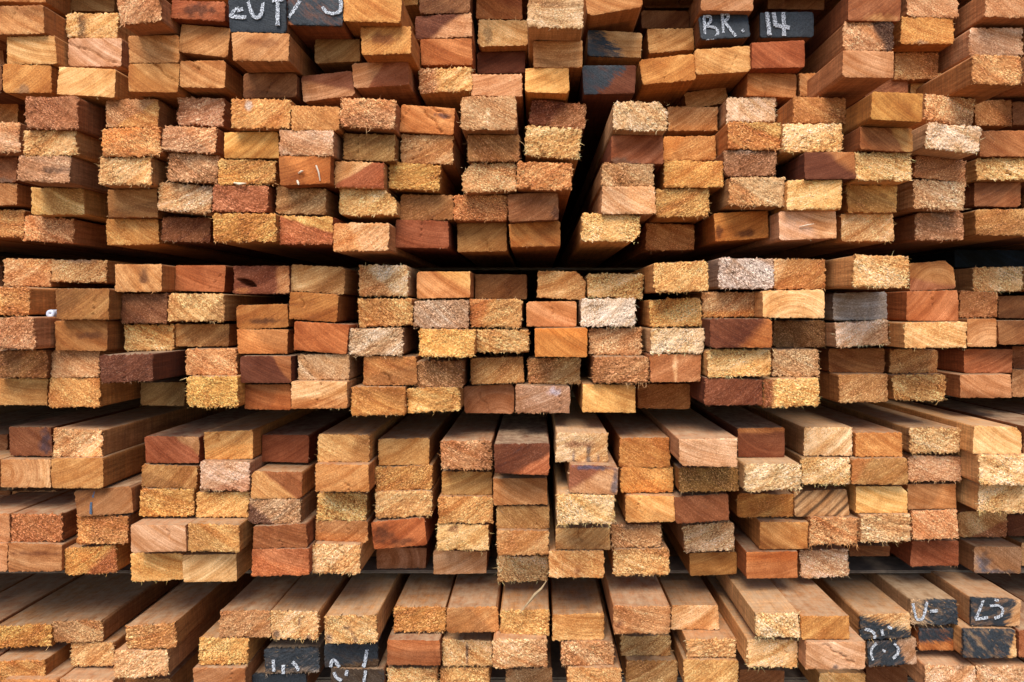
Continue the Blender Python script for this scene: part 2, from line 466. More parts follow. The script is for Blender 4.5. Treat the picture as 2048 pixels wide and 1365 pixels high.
24 118 981 981 46 ba8a60 .35
153 262 980 972 56 a8744a .1 l=smooth tan plank end with blue chalk dashes, fourth tier left
280 387 978 978 55 be8a42 1.0
393 498 984 984 52 cc9a58 .75 A35
496 601 997 1000 50 aa8a6c .95 26e4838:215:.25:.12
634 732 986 989 54 d2a868 1.0
750 864 986 982 50 c89c68 .85
877 985 994 994 53 c89458 .85
993 1099 1013 1013 45 ac8450 .5
1114 1229 988 988 64 d6b888 1.0
1252 1350 992 992 53 d8aa70 .3
1351 1457 993 985 58 904e2a .35
1475 1587 987 987 49 b87826 .55
1589 1697 978 974 57 b8926a .2 A40 W4c3624:40:950:.85 l=tan plank end with bold dark diagonal stripes, fourth tier right
1711 1816 973 973 54 e6be78 .2 cTR:.25 A-20 l=bright cream-yellow smooth plank end, fourth tier right
1816 1912 968 966 53 a87448 .1
1957 2065 969 972 56 dab888 .98
#4 4
23 124 1028 1028 57 a86432 1.0
152 257 1031 1032 57 b0763c .98
260 373 1050 1049 56 c8a084 .1 A-35 l=smooth pale pink plank end with blue chalk smear on top
374 480 1047 1049 57 b88c50 .75 2c49050:40:.08:.1
507 613 1052 1049 47 96582e .35
631 735 1040 1043 43 b07848 .45 A35
745 851 1045 1036 54 a84a14 .25 s4c1c08:-.3:.0:.2:.3 s5a240c:.05:-.3:.25:.15 l=burnt orange tilted plank end with dark mottling, fourth tier
872 979 1048 1049 53 d2ae78 .75 s6e4028:-.2:.3:.12:.16 l=straw plank end with a dark triangular knot at upper left
993 1098 1062 1062 49 ba8652 .65
1111 1220 1056 1055 45 b08756 .45
1221 1324 1046 1046 50 b88a60 .95
1367 1468 1052 1045 54 ceaa88 .98
1519 1617 1043 1043 59 c89052 .35
1618 1717 1036 1036 60 c08a5c .98 A-25
1720 1823 1030 1028 56 ccac88 .98 k.05:.2:.5:.05 A-15
1824 1917 1023 1019 58 cc9068 .85
1918 2014 1024 1024 50 cca070 .75 2a86a44:-45:.2:.08
2016 2100 1030 1030 43 703a20 .3
#4 5
16 123 1087 1089 56 ac764a .25 s7c4422:.0:.15:.5:.1 A-12
130 232 1096 1091 56 cc8c3c .85 2a85a20:-30:.15:.2
263 366 1107 1106 57 dcaa64 .45
367 472 1109 1109 56 d8b27e .15 A35
504 618 1099 1098 53 a4582e .5
624 720 1090 1092 56 d0a678 .95
752 853 1096 1096 42 a8745a .2 O-.3:-.1 l=pinkish plank end with an oval knot, bottom of fourth tier
866 974 1102 1103 46 c49c7c .15 A25 k-.1:-.2:.2:.3
994 1096 1114 1112 51 dcba8c 1.0
1098 1208 1102 1101 55 d8aa78 .65
1228 1337 1098 1098 54 cc9c64 .98
1379 1474 1106 1103 47 b4803e .1 A20
1492 1596 1103 1103 55 aa622c .15 A12
1600 1697 1101 1097 56 ccaa92 .95 A-25
1698 1781 1085 1085 29 80502c .1 Z6
1823 1917 1081 1080 54 984c2c .3 l=smooth brick-brown plank end in the recess, fourth tier lower right
1949 2043 1094 1094 53 a88468 .35 s48505e:-.3:-.1:.16:.4 s505866:.0:-.45:.4:.1 l=pinkish plank end with slate-grey paint on its left part
2044 2110 1085 1085 50 d0a678 .4
#5 1
-10 105 1253 1247 45 be8636 .95
106 204 1241 1242 44 c09468 .95
252 352 1251 1245 51 bc8a54 .95 A12
440 540 1221 1221 55 b4845a .95
540 638 1223 1223 56 d2a878 .98 s3c3c3e:.1:.1:.04:.22 s404042:-.4:-.35:.1:.16 s48484a:.3:-.4:.06:.08 l=straw rough plank end with small black paint smudges, bottom tier
648 755 1232 1232 56 d0aa78 .98 s3a3a3c:-.06:.08:.09:.08 s3a3a3c:.02:-.14:.07:.1 s3a3a3c:.08:-.36:.06:.12 s404042:-.42:-.3:.1:.2 l=straw rough plank end with a black diagonal brush stroke
788 891 1213 1213 52 ba8440 .98
893 997 1216 1214 50 b07c4a .4 A28
1000 1099 1221 1221 49 cc9c5c .98
1104 1209 1229 1229 52 c8965a .5 A-8
1227 1341 1212 1212 57 b88458 .65 s7a4430:-.42:-.2:.08:.25 A-15
1343 1438 1211 1211 49 d2a87c .5
1511 1600 1228 1226 48 d6ba90 1.0
1602 1700 1232 1232 48 ba8440 .35
1721 1822 1229 1226 52 cca87c .7 X235:.12:.35 l=straw plank end half blackened, chalked with a 7-like mark
1821 1915 1201 1201 49 a89880 .9 X10:.2:.6 l=grey-black fuzzy plank end chalked U and a dash
1942 2042 1196 1198 57 c09c78 .3 X170:.3:.2 l=black plank end chalked like L5 at lower right
2046 2140 1236 1236 50 B .2 X0:-2:.1
#5 2
-15 90 1321 1321 52 ba8444 .85
141 229 1285 1285 48 c49460 .9 Z4
228 336 1302 1300 54 cca078 .98
398 497 1276 1276 54 cc9c58 1.0
529 638 1299 1296 53 7a7068 .8 X90:.35:.4 l=black fuzzy plank end with three chalk strokes, bottom tier
648 756 1287 1287 49 5c4a38 .5 X110:.35:.3 l=black plank end with a chalk hook and a tall chalk stroke
773 881 1280 1280 52 9c5c36 .2 A-8
884 984 1281 1281 52 d4ae80 .85 s55585c:.0:.0:.03:.4
985 1094 1280 1280 56 cea27a .95
1122 1228 1284 1284 48 be906a .98
1241 1342 1272 1272 41 bc9a68 .75
1372 1473 1278 1278 39 d0a272 .95
1494 1597 1279 1279 57 deb886 .75
1611 1732 1283 1283 58 caa286 .2 k-.2:.4:.1:.0 k.1:.0:.3:-.3 s3c3c44:.0:-.42:.05:.08 A-25
1735 1834 1282 1276 53 b09684 .5 X190:.2:.15 l=plank end chalked with a broken ring on black paint
1836 1909 1257 1257 45 b06a2c .3 X90:.1:.5
1926 2034 1260 1262 54 c8a070 .5 X170:.42:.1 l=blue-black rough plank end with a bare pale spot at its corner
#5 3
118 226 1360 1360 52 c49a78 .5
247 343 1358 1358 52 b08050 .6
386 492 1334 1334 54 b07a54 .2 A30
505 612 1345 1345 52 B .3 X0:-2:.1 Z4
661 767 1339 1339 53 4a4038 .4 X0:-.5:.3 l=black plank end at the bottom edge with chalk curls
773 876 1335 1335 53 d0a26c .9
880 979 1336 1336 54 b8884e .98
1012 1104 1339 1339 52 bc9068 .8
1135 1243 1336 1336 54 c4905c .8
1252 1355 1320 1320 50 b08a58 .7
1368 1476 1319 1319 53 c4965a .6
1478 1570 1340 1340 50 9a6038 .3
1638 1731 1345 1345 50 d8b078 .5
1731 1816 1335 1335 50 8a5432 .2
1852 1951 1333 1333 55 cca486 .9
1954 2060 1333 1333 55 cca486 .9
'''
planks = []
tier = course = 0
for ln in DATA.strip().splitlines():
    if ln.startswith('#'):
        tier, course = map(int, ln[1:].split()); continue
    lab = None
    if ' l=' in ln: ln, lab = ln.split(' l=', 1)
    t = ln.split()
    x0, x1, yl, yr, h = map(float, t[:5])
    p = dict(tier=tier, course=course, x0=x0, x1=x1, yl=yl, yr=yr, h=h, c=t[5], fz=float(t[6]), ex=t[7:], label=lab)
    p['y0'] = (yl + yr) / 2; p['y1'] = p['y0'] + h
    planks.append(p)

# ------------------------------------------------------------ depth of each end: size in the picture first, then no two planks may share room
for i, p in enumerate(planks):          # measured boxes that cross are parted along the smaller overlap
    for q in planks[i + 1:]:
        ox = min(p['x1'], q['x1']) - max(p['x0'], q['x0']); oy = min(p['y1'], q['y1']) - max(p['y0'], q['y0'])
        if ox > 0 and oy > 0:
            if ox < oy:
                a, b = (p, q) if p['x0'] < q['x0'] else (q, p)
                m = (a['x1'] + b['x0']) / 2; a['x1'] = b['x0'] = m
            else:
                a, b = (p, q) if p['y0'] < q['y0'] else (q, p)
                m = (a['y1'] + b['y0']) / 2; a['y1'] = b['y0'] = m
for p in planks:
    s = ((p['x1'] - p['x0']) / 110 + (p['y1'] - p['y0']) / 55) / 2
    z = min(0.09, max(-0.05, 0.75 * D * (1 / s - 1)))
    for e in p['ex']:
        if e[0] == 'Z': z = float(e[1:]) / 100
    p['z'] = z
def wrect(p):
    k = (D + p['z']) / F
    return ((p['x0'] - VX) * k, (p['x1'] - VX) * k, (p['y0'] - VY) * k, (p['y1'] - VY) * k)
n = len(planks)
near = [[j for j in range(n) if j != i and abs(planks[i]['x0'] - planks[j]['x0']) < 260 and abs(planks[i]['y0'] - planks[j]['y0']) < 160] for i in range(n)]
for it in range(60):
    moved = 0
    for i in range(n):
        p = planks[i]
        for j in near[i]:
            q = planks[j]
            if q['z'] <= p['z'] + 1e-6: continue
            a, b = wrect(p), wrect(q)
            ox = min(a[1], b[1]) - max(a[0], b[0]); oy = min(a[3], b[3]) - max(a[2], b[2])
            if ox < 0.0003 or oy < 0.0003: continue
            best = p['z']
            kp = D + p['z']
            for lo, hi, V in (('x0', 'x1', VX), ('y0', 'y1', VY)):
                for e1, e2 in ((hi, lo), (lo, hi)):
                    u, v = p[e1] - V, q[e2] - V
                    sep = (v >= u - 1e-6) if e1 == hi else (v <= u + 1e-6)
                    if sep and abs(v) > 1 and u * v > 0:
                        zz = u / v * kp - D
                        if p['z'] <= zz <= q['z'] + 1e-9: best = max(best, zz)
            if best < q['z'] - 1e-5: q['z'] = best; moved += 1
    if not moved: break

# ------------------------------------------------------------ choose the 300 that show largest
for p in planks:
    vx = max(0, min(2048, p['x1']) - max(0, p['x0'])); vy = max(0, min(1365, p['y1']) - max(0, p['y0']))
    p['area'] = vx * vy + (1e5 if p['label'] else 0)
order = sorted(range(n), key=lambda i: -planks[i]['area'])
single = set(order[:300])

# ------------------------------------------------------------ mesh of one plank
NX, NZ = 44, 22
def smooth_noise(nx, nz, cells):
    gx, gz = np.linspace(0, cells, nx), np.linspace(0, max(1, cells // 2), nz)
    g = rng.random((int(cells) + 2, int(cells // 2) + 3)) - 0.5
    ix, iz = gx.astype(int), gz.astype(int); fx, fz = (gx - ix)[:, None], (gz - iz)[None, :]
    fx, fz = fx * fx * (3 - 2 * fx), fz * fz * (3 - 2 * fz)
    return (g[ix][:, iz] * (1 - fx) * (1 - fz) + g[ix + 1][:, iz] * fx * (1 - fz) + g[ix][:, iz + 1] * (1 - fx) * fz + g[ix + 1][:, iz + 1] * fx * fz)
def chamfer(x, z, w, h, corner, s):
    sx = 1 if corner[1] == 'R' else -1; sz = 1 if corner[0] == 'T' else -1
    a, b = w / 2 - sx * x, h / 2 - sz * z
    d = np.clip(s - (a + b), 0, None) / 2
    return x - sx * d, z - sz * d
LEN = 1.5
BI = [(i, 0) for i in range(NX)] + [(NX - 1, j) for j in range(1, NZ)] + [(i, NZ - 1) for i in range(NX - 2, -1, -1)] + [(0, j) for j in range(NZ - 2, 0, -1)]
BIDX = np.array([i * NZ + j for i, j in BI])
GF = np.array([(i * NZ + j, (i + 1) * NZ + j, (i + 1) * NZ + j + 1, i * NZ + j + 1) for i in range(NX - 1) for j in range(NZ - 1)])
def plank_arrays(p, w, h):
    fz = p['fz']; seed = float(rng.random() * 90); base = col(p['c'])
    ang = R(rng.choice([-1, 1]) * rng.uniform(18, 42)); oc = None
    tones, spots, cracks, cuts, paint, holes, stripes = [], [], [], [], None, [], []
    for e in p['ex']:
        k, v = e[0], e[1:]
        if k == 'A': ang = R(float(v))
        elif k == '2': a = v.split(':'); tones.append((col(a[0]),) + tuple(map(float, a[1:])))
        elif k == 's': a = v.split(':'); spots.append((col(a[0]),) + tuple(map(float, a[1:])))
        elif k == 'k': cracks.append(tuple(map(float, v.split(':'))))
        elif k == 'c': a = v.split(':'); cuts.append((a[0], float(a[1]) * h))
        elif k == 'W': a = v.split(':'); stripes.append((col(a[0]),) + tuple(map(float, a[1:])))
        elif k == 'H': holes.append(tuple(map(float, v.split(':'))))
        elif k == 'O': oc = tuple(map(float, v.split(':')))
        elif k == 'X': paint = tuple(map(float, v.split(':')))
    if p.get('label') is not None and not p['ex'] or len(p['ex']) == 1 and p['ex'][0][0] == 'A':
        if rng.random() < .45: tones.append((base * min(rng.choice([1.25, .68]), .85 / base.max()) * np.array([1, .94, .86]), rng.uniform(0, 360), rng.uniform(.0, .3), rng.uniform(.05, .3)))
        if rng.random() < .25:
            a_ = rng.uniform(-.3, .3); cracks.append((a_, rng.choice([-.5, .5]), a_ + rng.normal(0, .12), rng.uniform(-.15, .15)))
        if rng.random() < .02: spots.append((base * np.array([.42, .32, .26]), rng.uniform(-.35, .35), rng.uniform(-.3, .3), rng.uniform(.05, .14), rng.uniform(.08, .2)))
        if rng.random() < .05: spots.append((np.array([.16, .12, .09]) * .8 + base * .25, rng.uniform(-.5, .5), rng.choice([-.45, .45]), rng.uniform(.1, .3), rng.uniform(.1, .25)))
    U, V = np.meshgrid(np.linspace(-.5, .5, NX), np.linspace(-.5, .5, NZ), indexing='ij')
    u, v = U.ravel(), V.ravel(); x, z = u * w, v * h
    # cross-section: slightly out of square, edges not quite straight
    j = rng.normal(0, 0.00045, 8)
    x = x + (j[0] * (v - .5) + j[1] * (v + .5)) * np.sign(u) * 2 * np.abs(u)
    z = z + (j[2] * (u - .5) + j[3] * (u + .5)) * np.sign(v) * 2 * np.abs(v)
    for cn in ('TL', 'TR', 'BL', 'BR'): x, z = chamfer(x, z, w, h, cn, abs(rng.normal(0.0010, 0.0006)))
    for cn, s in cuts: x, z = chamfer(x, z, w, h, cn, s)
    xs, zs = x.copy(), z.copy()          # clean section used further back
    rag = 0.00012 + 0.0006 * fz
    edge = (np.abs(u) > .499) | (np.abs(v) > .499)
    x = x + edge * rng.normal(0, rag, x.size); z = z + edge * rng.normal(0, rag, z.size)
    y = (0.0006 * u * rng.normal(0, 2) + 0.0005 * v * rng.normal(0, 2) + 0.0016 * smooth_noise(NX, NZ, 5).ravel() * (0.4 + fz)
         + 0.0006 * fz * smooth_noise(NX, NZ, 20).ravel() + (0.00003 + 0.0004 * fz * fz) * rng.normal(0, 1, x.size))
    y = y + edge * np.abs(rng.normal(0, 0.0003 + 0.0004 * fz, x.size))
    for a, b, c_, d_ in cracks:
        ax, az, bx, bz = a * w, b * h, c_ * w, d_ * h
        L2 = (bx - ax) ** 2 + (bz - az) ** 2
        t = np.clip(((x - ax) * (bx - ax) + (z - az) * (bz - az)) / L2, 0, 1)
        wob = 0.0009 * np.sin(t * 9 + seed)
        dd = np.hypot(x - ax - t * (bx - ax) + wob, z - az - t * (bz - az) + wob)
        y = y + 0.004 * np.clip(1 - dd / 0.0009, 0, 1)
    for a, b, ru, rv, ha in holes:
        ca, sa = math.cos(R(ha)), math.sin(R(ha))
        hx, hz = (u - a) * w, (v - b) * h
        s_ = np.hypot((hx * ca + hz * sa) / (ru * w), (-hx * sa + hz * ca) / (rv * h)) + smooth_noise(NX, NZ, 14).ravel() * .5
        y = y + np.where(s_ < 1, .018, 0)
    c = np.repeat(base[None], x.size, 0)
    wob = smooth_noise(NX, NZ, 6).ravel() * 0.16
    for tc, a, off, bl in tones:
        s = u * math.cos(R(a)) + v * math.sin(R(a)) - off + wob * (0.3 + bl)
        f = np.clip(s / max(bl, .02) + .5, 0, 1)[:, None]; f = f * f * (3 - 2 * f)
        c = c * (1 - f) + tc * f
    for sc_, a, fr, am in stripes:
        t = (-u * w * math.sin(R(a)) + v * h * math.cos(R(a))) * fr + wob * 3
        f = np.clip(np.sin(t) * .9 - .05 + .5 * np.sin(t * .37 + 1), 0, 1)[:, None] * am
        c = c * (1 - f) + sc_ * f
    for sc_, a, b, ru, rv in spots:
        s = np.hypot((u - a) / ru, (v - b) / rv) + wob * 2.5 + smooth_noise(NX, NZ, 16).ravel() * .9
        f = np.clip(1.35 - s, 0, 1)[:, None]; f = .75 * f * f * (3 - 2 * f)
        c = c * (1 - f) + sc_ * f
    pa = np.zeros(x.size)
    if paint:
        s = u * math.cos(R(paint[0])) + v * math.sin(R(paint[0])) - paint[1] * (1 if paint[1] < -1 else -1) * (1 if paint[1] < -1 else 1)
        if paint[1] < -1: s = np.ones(x.size)
        pa = np.clip(s / paint[2] + .5 + wob, 0, 1)
    if oc: cx, cz = oc[0] * w, oc[1] * h
    else: cx, cz = -math.sin(ang) * .13, math.cos(ang) * .13
    ac = np.hypot(x - cx, z - cz); al = np.arctan2(z - cz, x - cx) * (0.13 if not oc else 0.03)
    nf = x.size
    P = [np.stack([x, y, z], 1)]; COL = [c]; GUV = [np.stack([al, ac, np.full(nf, seed)], 1)]
    PAR = [np.stack([np.full(nf, fz), np.ones(nf), pa], 1)]
    faces = [GF]
    # long faces
    nb = len(BI); bx, bz, by = x[BIDX], z[BIDX], y[BIDX]; sx, sz = xs[BIDX], zs[BIDX]
    warp = rng.normal(0, 0.0004, 2)
    rings = [(bx, by, bz), (sx, np.full(nb, .006), sz), (sx, np.full(nb, .05), sz), (sx + warp[0], np.full(nb, 1.6 - p['z']), sz + warp[1])]
    sb = base * np.array([0.85, 0.74, 0.62])
    if base.max() < .05: sb = lin([128, 80, 46])
    if p['c'] == 'n': sb = base
    for k, (a, b, d_) in enumerate(rings):
        P.append(np.stack([a, b, d_], 1)); COL.append(np.repeat(sb[None], nb, 0))
        GUV.append(np.stack([b, a, np.full(nb, seed)], 1))
        PAR.append(np.stack([np.full(nb, fz), np.zeros(nb), pa[BIDX] * (k == 0)], 1))
    q = np.arange(nb); q2 = (q + 1) % nb
    for k in range(3):
        o1, o2 = nf + k * nb, nf + (k + 1) * nb
        faces.append(np.stack([o1 + q, o2 + q, o2 + q2, o1 + q2], 1))
    back = [list(nf + 3 * nb + q)]
    # torn fibres: along the edges, mostly the lower one, and lying on rough faces
    lush = rng.uniform(.15, 1.25); nfib = int((5 + 80 * fz ** 1.6) * lush); nface = int(110 * max(0, fz - .5) ** 1.1)
    bottom = np.where(np.array([jj == 0 for ii, jj in BI]))[0]
    tri = []; TP = []; off = nf + 4 * nb
    if True:
        m = nfib + nface
        pos = np.zeros((m, 3)); dr = np.zeros((m, 3)); ln = np.zeros(m)
        clus = rng.uniform(-.5, .5, 4)
        for k in range(nfib):
            r_ = rng.random()
            if r_ < .62:
                uu = np.clip(rng.choice(clus) + rng.normal(0, .08), -.48, .48) if rng.random() < .75 else rng.uniform(-.48, .48)
                pos[k] = (uu * w, 0.0006, -h / 2 + .0004); d0 = (rng.normal(0, .5), rng.normal(-.35, .35), -1)
            elif r_ < .75: pos[k] = (-w / 2 + .0004, .0006, rng.uniform(-.47, .47) * h); d0 = (-1, rng.normal(-.3, .3), rng.normal(-.2, .5))
            elif r_ < .9: pos[k] = (w / 2 - .0004, .0006, rng.uniform(-.47, .47) * h); d0 = (1, rng.normal(-.3, .3), rng.normal(-.2, .5))
            else: pos[k] = (rng.uniform(-.48, .48) * w, .0006, h / 2 - .0004); d0 = (rng.normal(0, .5), rng.normal(-.3, .3), 1)
            dr[k] = d0; ln[k] = min(.0075, .0006 + rng.exponential(.001) * (0.4 + fz) * (.5 + .6 * lush))
        for k in range(nfib, m):
            uu, vv = rng.uniform(-.48, .48, 2)
            pos[k] = (uu * w, -.0002, vv * h); a_ = ang + rng.normal(0, .7) + (math.pi if rng.random() < .5 else 0)
            dr[k] = (math.cos(a_), rng.uniform(-.9, -.2), math.sin(a_)); ln[k] = min(.004, .0009 + rng.exponential(.0007))
        dr /= np.linalg.norm(dr, axis=1)[:, None]
        sd = np.cross(dr, rng.normal(0, 1, (m, 3))); sd /= np.linalg.norm(sd, axis=1)[:, None] + 1e-9
        wd = rng.uniform(.00010, .00026, m)[:, None]
        mid = pos + dr * ln[:, None] * .55 + rng.normal(0, .12, (m, 3)) * ln[:, None]
        tip = pos + dr * ln[:, None] + rng.normal(0, .1, (m, 3)) * ln[:, None]
        TP = np.concatenate([pos - sd * wd, pos + sd * wd, mid + sd * wd * .8, mid - sd * wd * .8, tip], 0)
        i0 = off + np.arange(m)
        fq = np.stack([i0, i0 + m, i0 + 2 * m, i0 + 3 * m], 1); ft = np.stack([i0 + 3 * m, i0 + 2 * m, i0 + 4 * m], 1)
        mixf = rng.uniform(.1, .6, m)[:, None]
        # fibres on painted ends keep the paint
        pc = base if base.max() > .05 else lin([150, 120, 90])
        fc = np.minimum(pc * 1.5, .8) * (1 - mixf) + np.array([.80, .62, .38]) * mixf * (.35 + .65 * min(1, pc[0] * 2))
        P.append(TP); COL.append(np.tile(fc, (5, 1))); GUV.append(np.stack([TP[:, 0], TP[:, 2], np.full(5 * m, seed)], 1))
        PAR.append(np.stack([np.zeros(5 * m), np.ones(5 * m), np.full(5 * m, .0)], 1))
        faces.append(fq); tri = ft
    P = np.concatenate(P); LOC = P + np.array([seed, seed * .37, seed * 1.9])
    return P, np.concatenate(COL), np.concatenate(GUV), np.concatenate(PAR), LOC, np.concatenate(faces), np.asarray(tri), back

def build_mesh(name, parts):
    """parts: list of array tuples already in the mesh's own space -> one mesh"""
    P, CO, G, A, L, Q, T, B = [], [], [], [], [], [], [], []
    o = 0
    for pa in parts:
        P.append(pa[0]); CO.append(pa[1]); G.append(pa[2]); A.append(pa[3]); L.append(pa[4])
        Q.append(pa[5] + o); T.append(pa[6] + o); B += [[i + o for i in b] for b in pa[7]]
        o += len(pa[0])
    P = np.concatenate(P); Q = np.concatenate(Q); T = np.concatenate(T)
    me = bpy.data.meshes.new(name)
    me.vertices.add(len(P)); me.vertices.foreach_set('co', P.astype(np.float32).ravel())
    bl = np.array([i for b in B for i in b]); bn = [len(b) for b in B]
    li = np.concatenate([Q.ravel(), T.ravel(), bl]).astype(np.int32)
    sizes = np.concatenate([np.full(len(Q), 4), np.full(len(T), 3), np.array(bn)])
    me.loops.add(len(li)); me.loops.foreach_set('vertex_index', li)
    me.polygons.add(len(sizes)); me.polygons.foreach_set('loop_start', np.concatenate([[0], np.cumsum(sizes)[:-1]]).astype(np.int32))
    me.update(calc_edges=True)
    a = me.attributes.new('col', 'FLOAT_COLOR', 'POINT'); cc = np.ones((len(P), 4), np.float32); cc[:, :3] = np.concatenate(CO)
    a.data.foreach_set('color', cc.ravel())
    for nm, arr in (('guv', G), ('par', A), ('loc', L)):
        a = me.attributes.new(nm, 'FLOAT_VECTOR', 'POINT'); a.data.foreach_set('vector', np.concatenate(arr).astype(np.float32).ravel())
    me.materials.append(WOOD); me.validate()
    return me

def place(p):
    k = (D + p['z']) / F
    w, h = (p['x1'] - p['x0']) * k - .0003, (p['y1'] - p['y0']) * k - .0003
    roll = math.atan2(p['yr'] - p['yl'], p['x1'] - p['x0'])
    pos = (((p['x0'] + p['x1']) / 2 - VX) * k, p['z'], H + (VY - (p['y0'] + p['y1']) / 2) * k)
    return w, h, roll, pos

# ------------------------------------------------------------ words for each plank
ORD = ['first', 'second', 'third', 'fourth', 'fifth', 'sixth', 'seventh', 'eighth', 'ninth', 'tenth', 'eleventh', 'twelfth',
       'thirteenth', 'fourteenth', 'fifteenth', 'sixteenth', 'seventeenth', 'eighteenth', 'nineteenth', 'twentieth']
def colour_word(p):
    c = p['c']
    if c in WORD: return WORD[c]
    v = np.array([int(c[i:i + 2], 16) for i in (0, 2, 4)], float)
    best = min((k for k in 'wptkPhordcbg'), key=lambda k: np.abs(np.array([int(PAL[k][i:i + 2], 16) for i in (0, 2, 4)]) - v).sum())
    return WORD[best]
def look(p):
    f = p['fz']
    return ('coarse fuzzy' if f > .92 else 'rough' if f > .6 else 'grainy' if f > .28 else 'smooth') + ' ' + colour_word(p)
TIERS = {1: 'top tier', 2: 'second tier', 3: 'third tier', 4: 'fourth tier', 5: 'bottom tier'}
COURSE = lambda p: 'top' if p['course'] == 1 else 'bottom' if p['course'] == {1: 4, 2: 5, 3: 5, 4: 5, 5: 3}[p['tier']] else ORD[p['course'] - 1]
rows = {}
for p in planks: rows.setdefault((p['tier'], p['course']), []).append(p)
gen = {}
for r_ in rows.values():
    r_.sort(key=lambda q: q['x0'])
    for i, p in enumerate(r_):
        if p['label']: continue
        if i == 0: s = f"{look(p)} plank end at the left edge, {COURSE(p)} course of {TIERS[p['tier']]}"
        elif i == len(r_) - 1: s = f"{look(p)} plank end at the right edge, {COURSE(p)} course of {TIERS[p['tier']]}"
        else: s = f"{look(p)} plank end between {colour_word(r_[i-1])} and {colour_word(r_[i+1])} ones, {COURSE(p)} course of {TIERS[p['tier']]}"
        p['gen'] = s; gen.setdefault(s, []).append((i, p))
for s, ps in gen.items():
    for i, p in ps:
        p['label'] = s if len(ps) == 1 else f"{look(p)} plank end, {ORD[i]} from left in the {COURSE(p)} course of {TIERS[p['tier']]}"

# ------------------------------------------------------------ build the planks
GROUP = 'sawn planks stacked in the pile'
extra = []
byrect = {}
for i, p in enumerate(planks):
    w, h, roll, pos = place(p)
    arr = plank_arrays(p, w, h)
    if i in single:
        o = bpy.data.objects.new('plank', build_mesh('plank', [arr])); C.objects.link(o)
        o.location = pos; o.rotation_euler = (0, roll, 0)
        o['label'] = p['label']; o['category'] = 'plank'; o['group'] = GROUP
        byrect[i] = o; p['obj'] = o
    else:
        P = arr[0].copy(); cr, sr = math.cos(roll), math.sin(roll)
        P = np.stack([P[:, 0] * cr + P[:, 2] * sr, P[:, 1], -P[:, 0] * sr + P[:, 2] * cr], 1) + np.array(pos)
        extra.append((P,) + arr[1:])
# the pile runs on past both sides of the frame
for (t_, c_), r_ in rows.items():
    if c_ > 5: continue
    for side in (-1, 1):
        e = r_[0] if side < 0 else r_[-1]
        edge = e['x0'] if side < 0 else e['x1']
        for i in range(6):
            a = edge - 112 * (i + 1) if side < 0 else edge + 4 + 112 * i
            q = dict(x0=a, x1=a + 108, y0=e['y0'], y1=max(e['y1'], e['y0'] + 44), yl=0, yr=0, z=max(0.0, e['z']) + .01 * i, c=str(rng.choice(list('tkpcb'))), fz=.3, ex=[])
            w, h, roll, pos = place(q); arr = plank_arrays(q, w, h)
            extra.append((arr[0] + np.array(pos),) + arr[1:])
# the course above the frame that shades the uppermost gaps
for i in range(20):
    x0 = -60 + i * 112
    q = dict(x0=x0, x1=x0 + 108, y0=-135, y1=-70, yl=-135, yr=-135, h=60, z=0.0, c='t', fz=.3, ex=[])
    w, h, roll, pos = place(q); arr = plank_arrays(q, w, h)
    extra.append((arr[0] + np.array(pos),) + arr[1:])
so = bpy.data.objects.new('plank_remainder', build_mesh('plank_remainder', extra)); C.objects.link(so)
so['kind'] = 'stuff'; so['label'] = 'remaining planks of the pile, cut off by the frame or mostly hidden'; so['category'] = 'planks'; so['group'] = GROUP

# ------------------------------------------------------------ chalk writing on the black ends
def find(px, py):
    for p in planks:
        if 'obj' in p and p['x0'] - 1 <= px <= p['x1'] + 1 and p['y0'] - 3 <= py <= p['y1'] + 3: return p
def ribbon(p, strokes, name, mat, label, wpx=4.2, lift=.0011):
    w, h, roll, pos = place(p); k = (D + p['z']) / F
    V, Fc = [], []
    cr, sr = math.cos(roll), math.sin(roll)
    for st in strokes:
        pts = []
        for (ax, ay), (bx, by) in zip(st, st[1:]):
            m = max(2, int(math.hypot(bx - ax, by - ay) / 2.5))
            pts += [(ax + (bx - ax) * t / m, ay + (by - ay) * t / m) for t in range(m)]
        pts.append(st[-1])
        if len(st) > 2:                   # round the corners of a hand-drawn stroke
            for _ in range(2):
                pts = [pts[0]] + [tuple((a + 2 * b + c) / 4 for a, b, c in zip(pts[i - 1], pts[i], pts[i + 1])) for i in range(1, len(pts) - 1)] + [pts[-1]]
        L = []
        for i, (x, y) in enumerate(pts):
            a, b = pts[max(0, i - 1)], pts[min(len(pts) - 1, i + 1)]
            tx, ty = b[0] - a[0], b[1] - a[1]; l = math.hypot(tx, ty) or 1
            nx, ny = -ty / l, tx / l
            e = random.uniform(.75, 1.15) * wpx / 2; e2 = random.uniform(.75, 1.15) * wpx / 2
            L.append(((x + nx * e, y + ny * e), (x - nx * e2, y - ny * e2)))
        b0 = len(V)
        for i, pair in enumerate(L):
            for (x, y) in pair:
                X = (x - VX) * k - pos[0]; Z = H + (VY - y) * k - pos[2]
                X, Z = X * cr - Z * sr, X * sr + Z * cr
                V.append((X, -lift - .00011 * strokes.index(st), Z))
            for (x, y) in pair:
                pass
        for i in range(len(L) - 1):
            a = b0 + 2 * i; Fc.append((a, a + 1, a + 3, a + 2))
    nv = len(V)                           # give the chalk layer a thickness
    V += [(x, y + .0012, z) for x, y, z in V]
    cnt = {}
    for f in list(Fc):
        for a, b in zip(f, f[1:] + f[:1]): cnt[(a, b)] = 1
    side = [(b, a, a + nv, b + nv) for (a, b) in cnt if (b, a) not in cnt]
    Fc = Fc + [tuple(v + nv for v in reversed(f)) for f in Fc] + side
    me = bpy.data.meshes.new(name); me.from_pydata(V, [], Fc); me.materials.append(mat); me.validate()
    o = bpy.data.objects.new(name, me); C.objects.link(o); o.parent = p['obj']; o['label'] = label
    return o
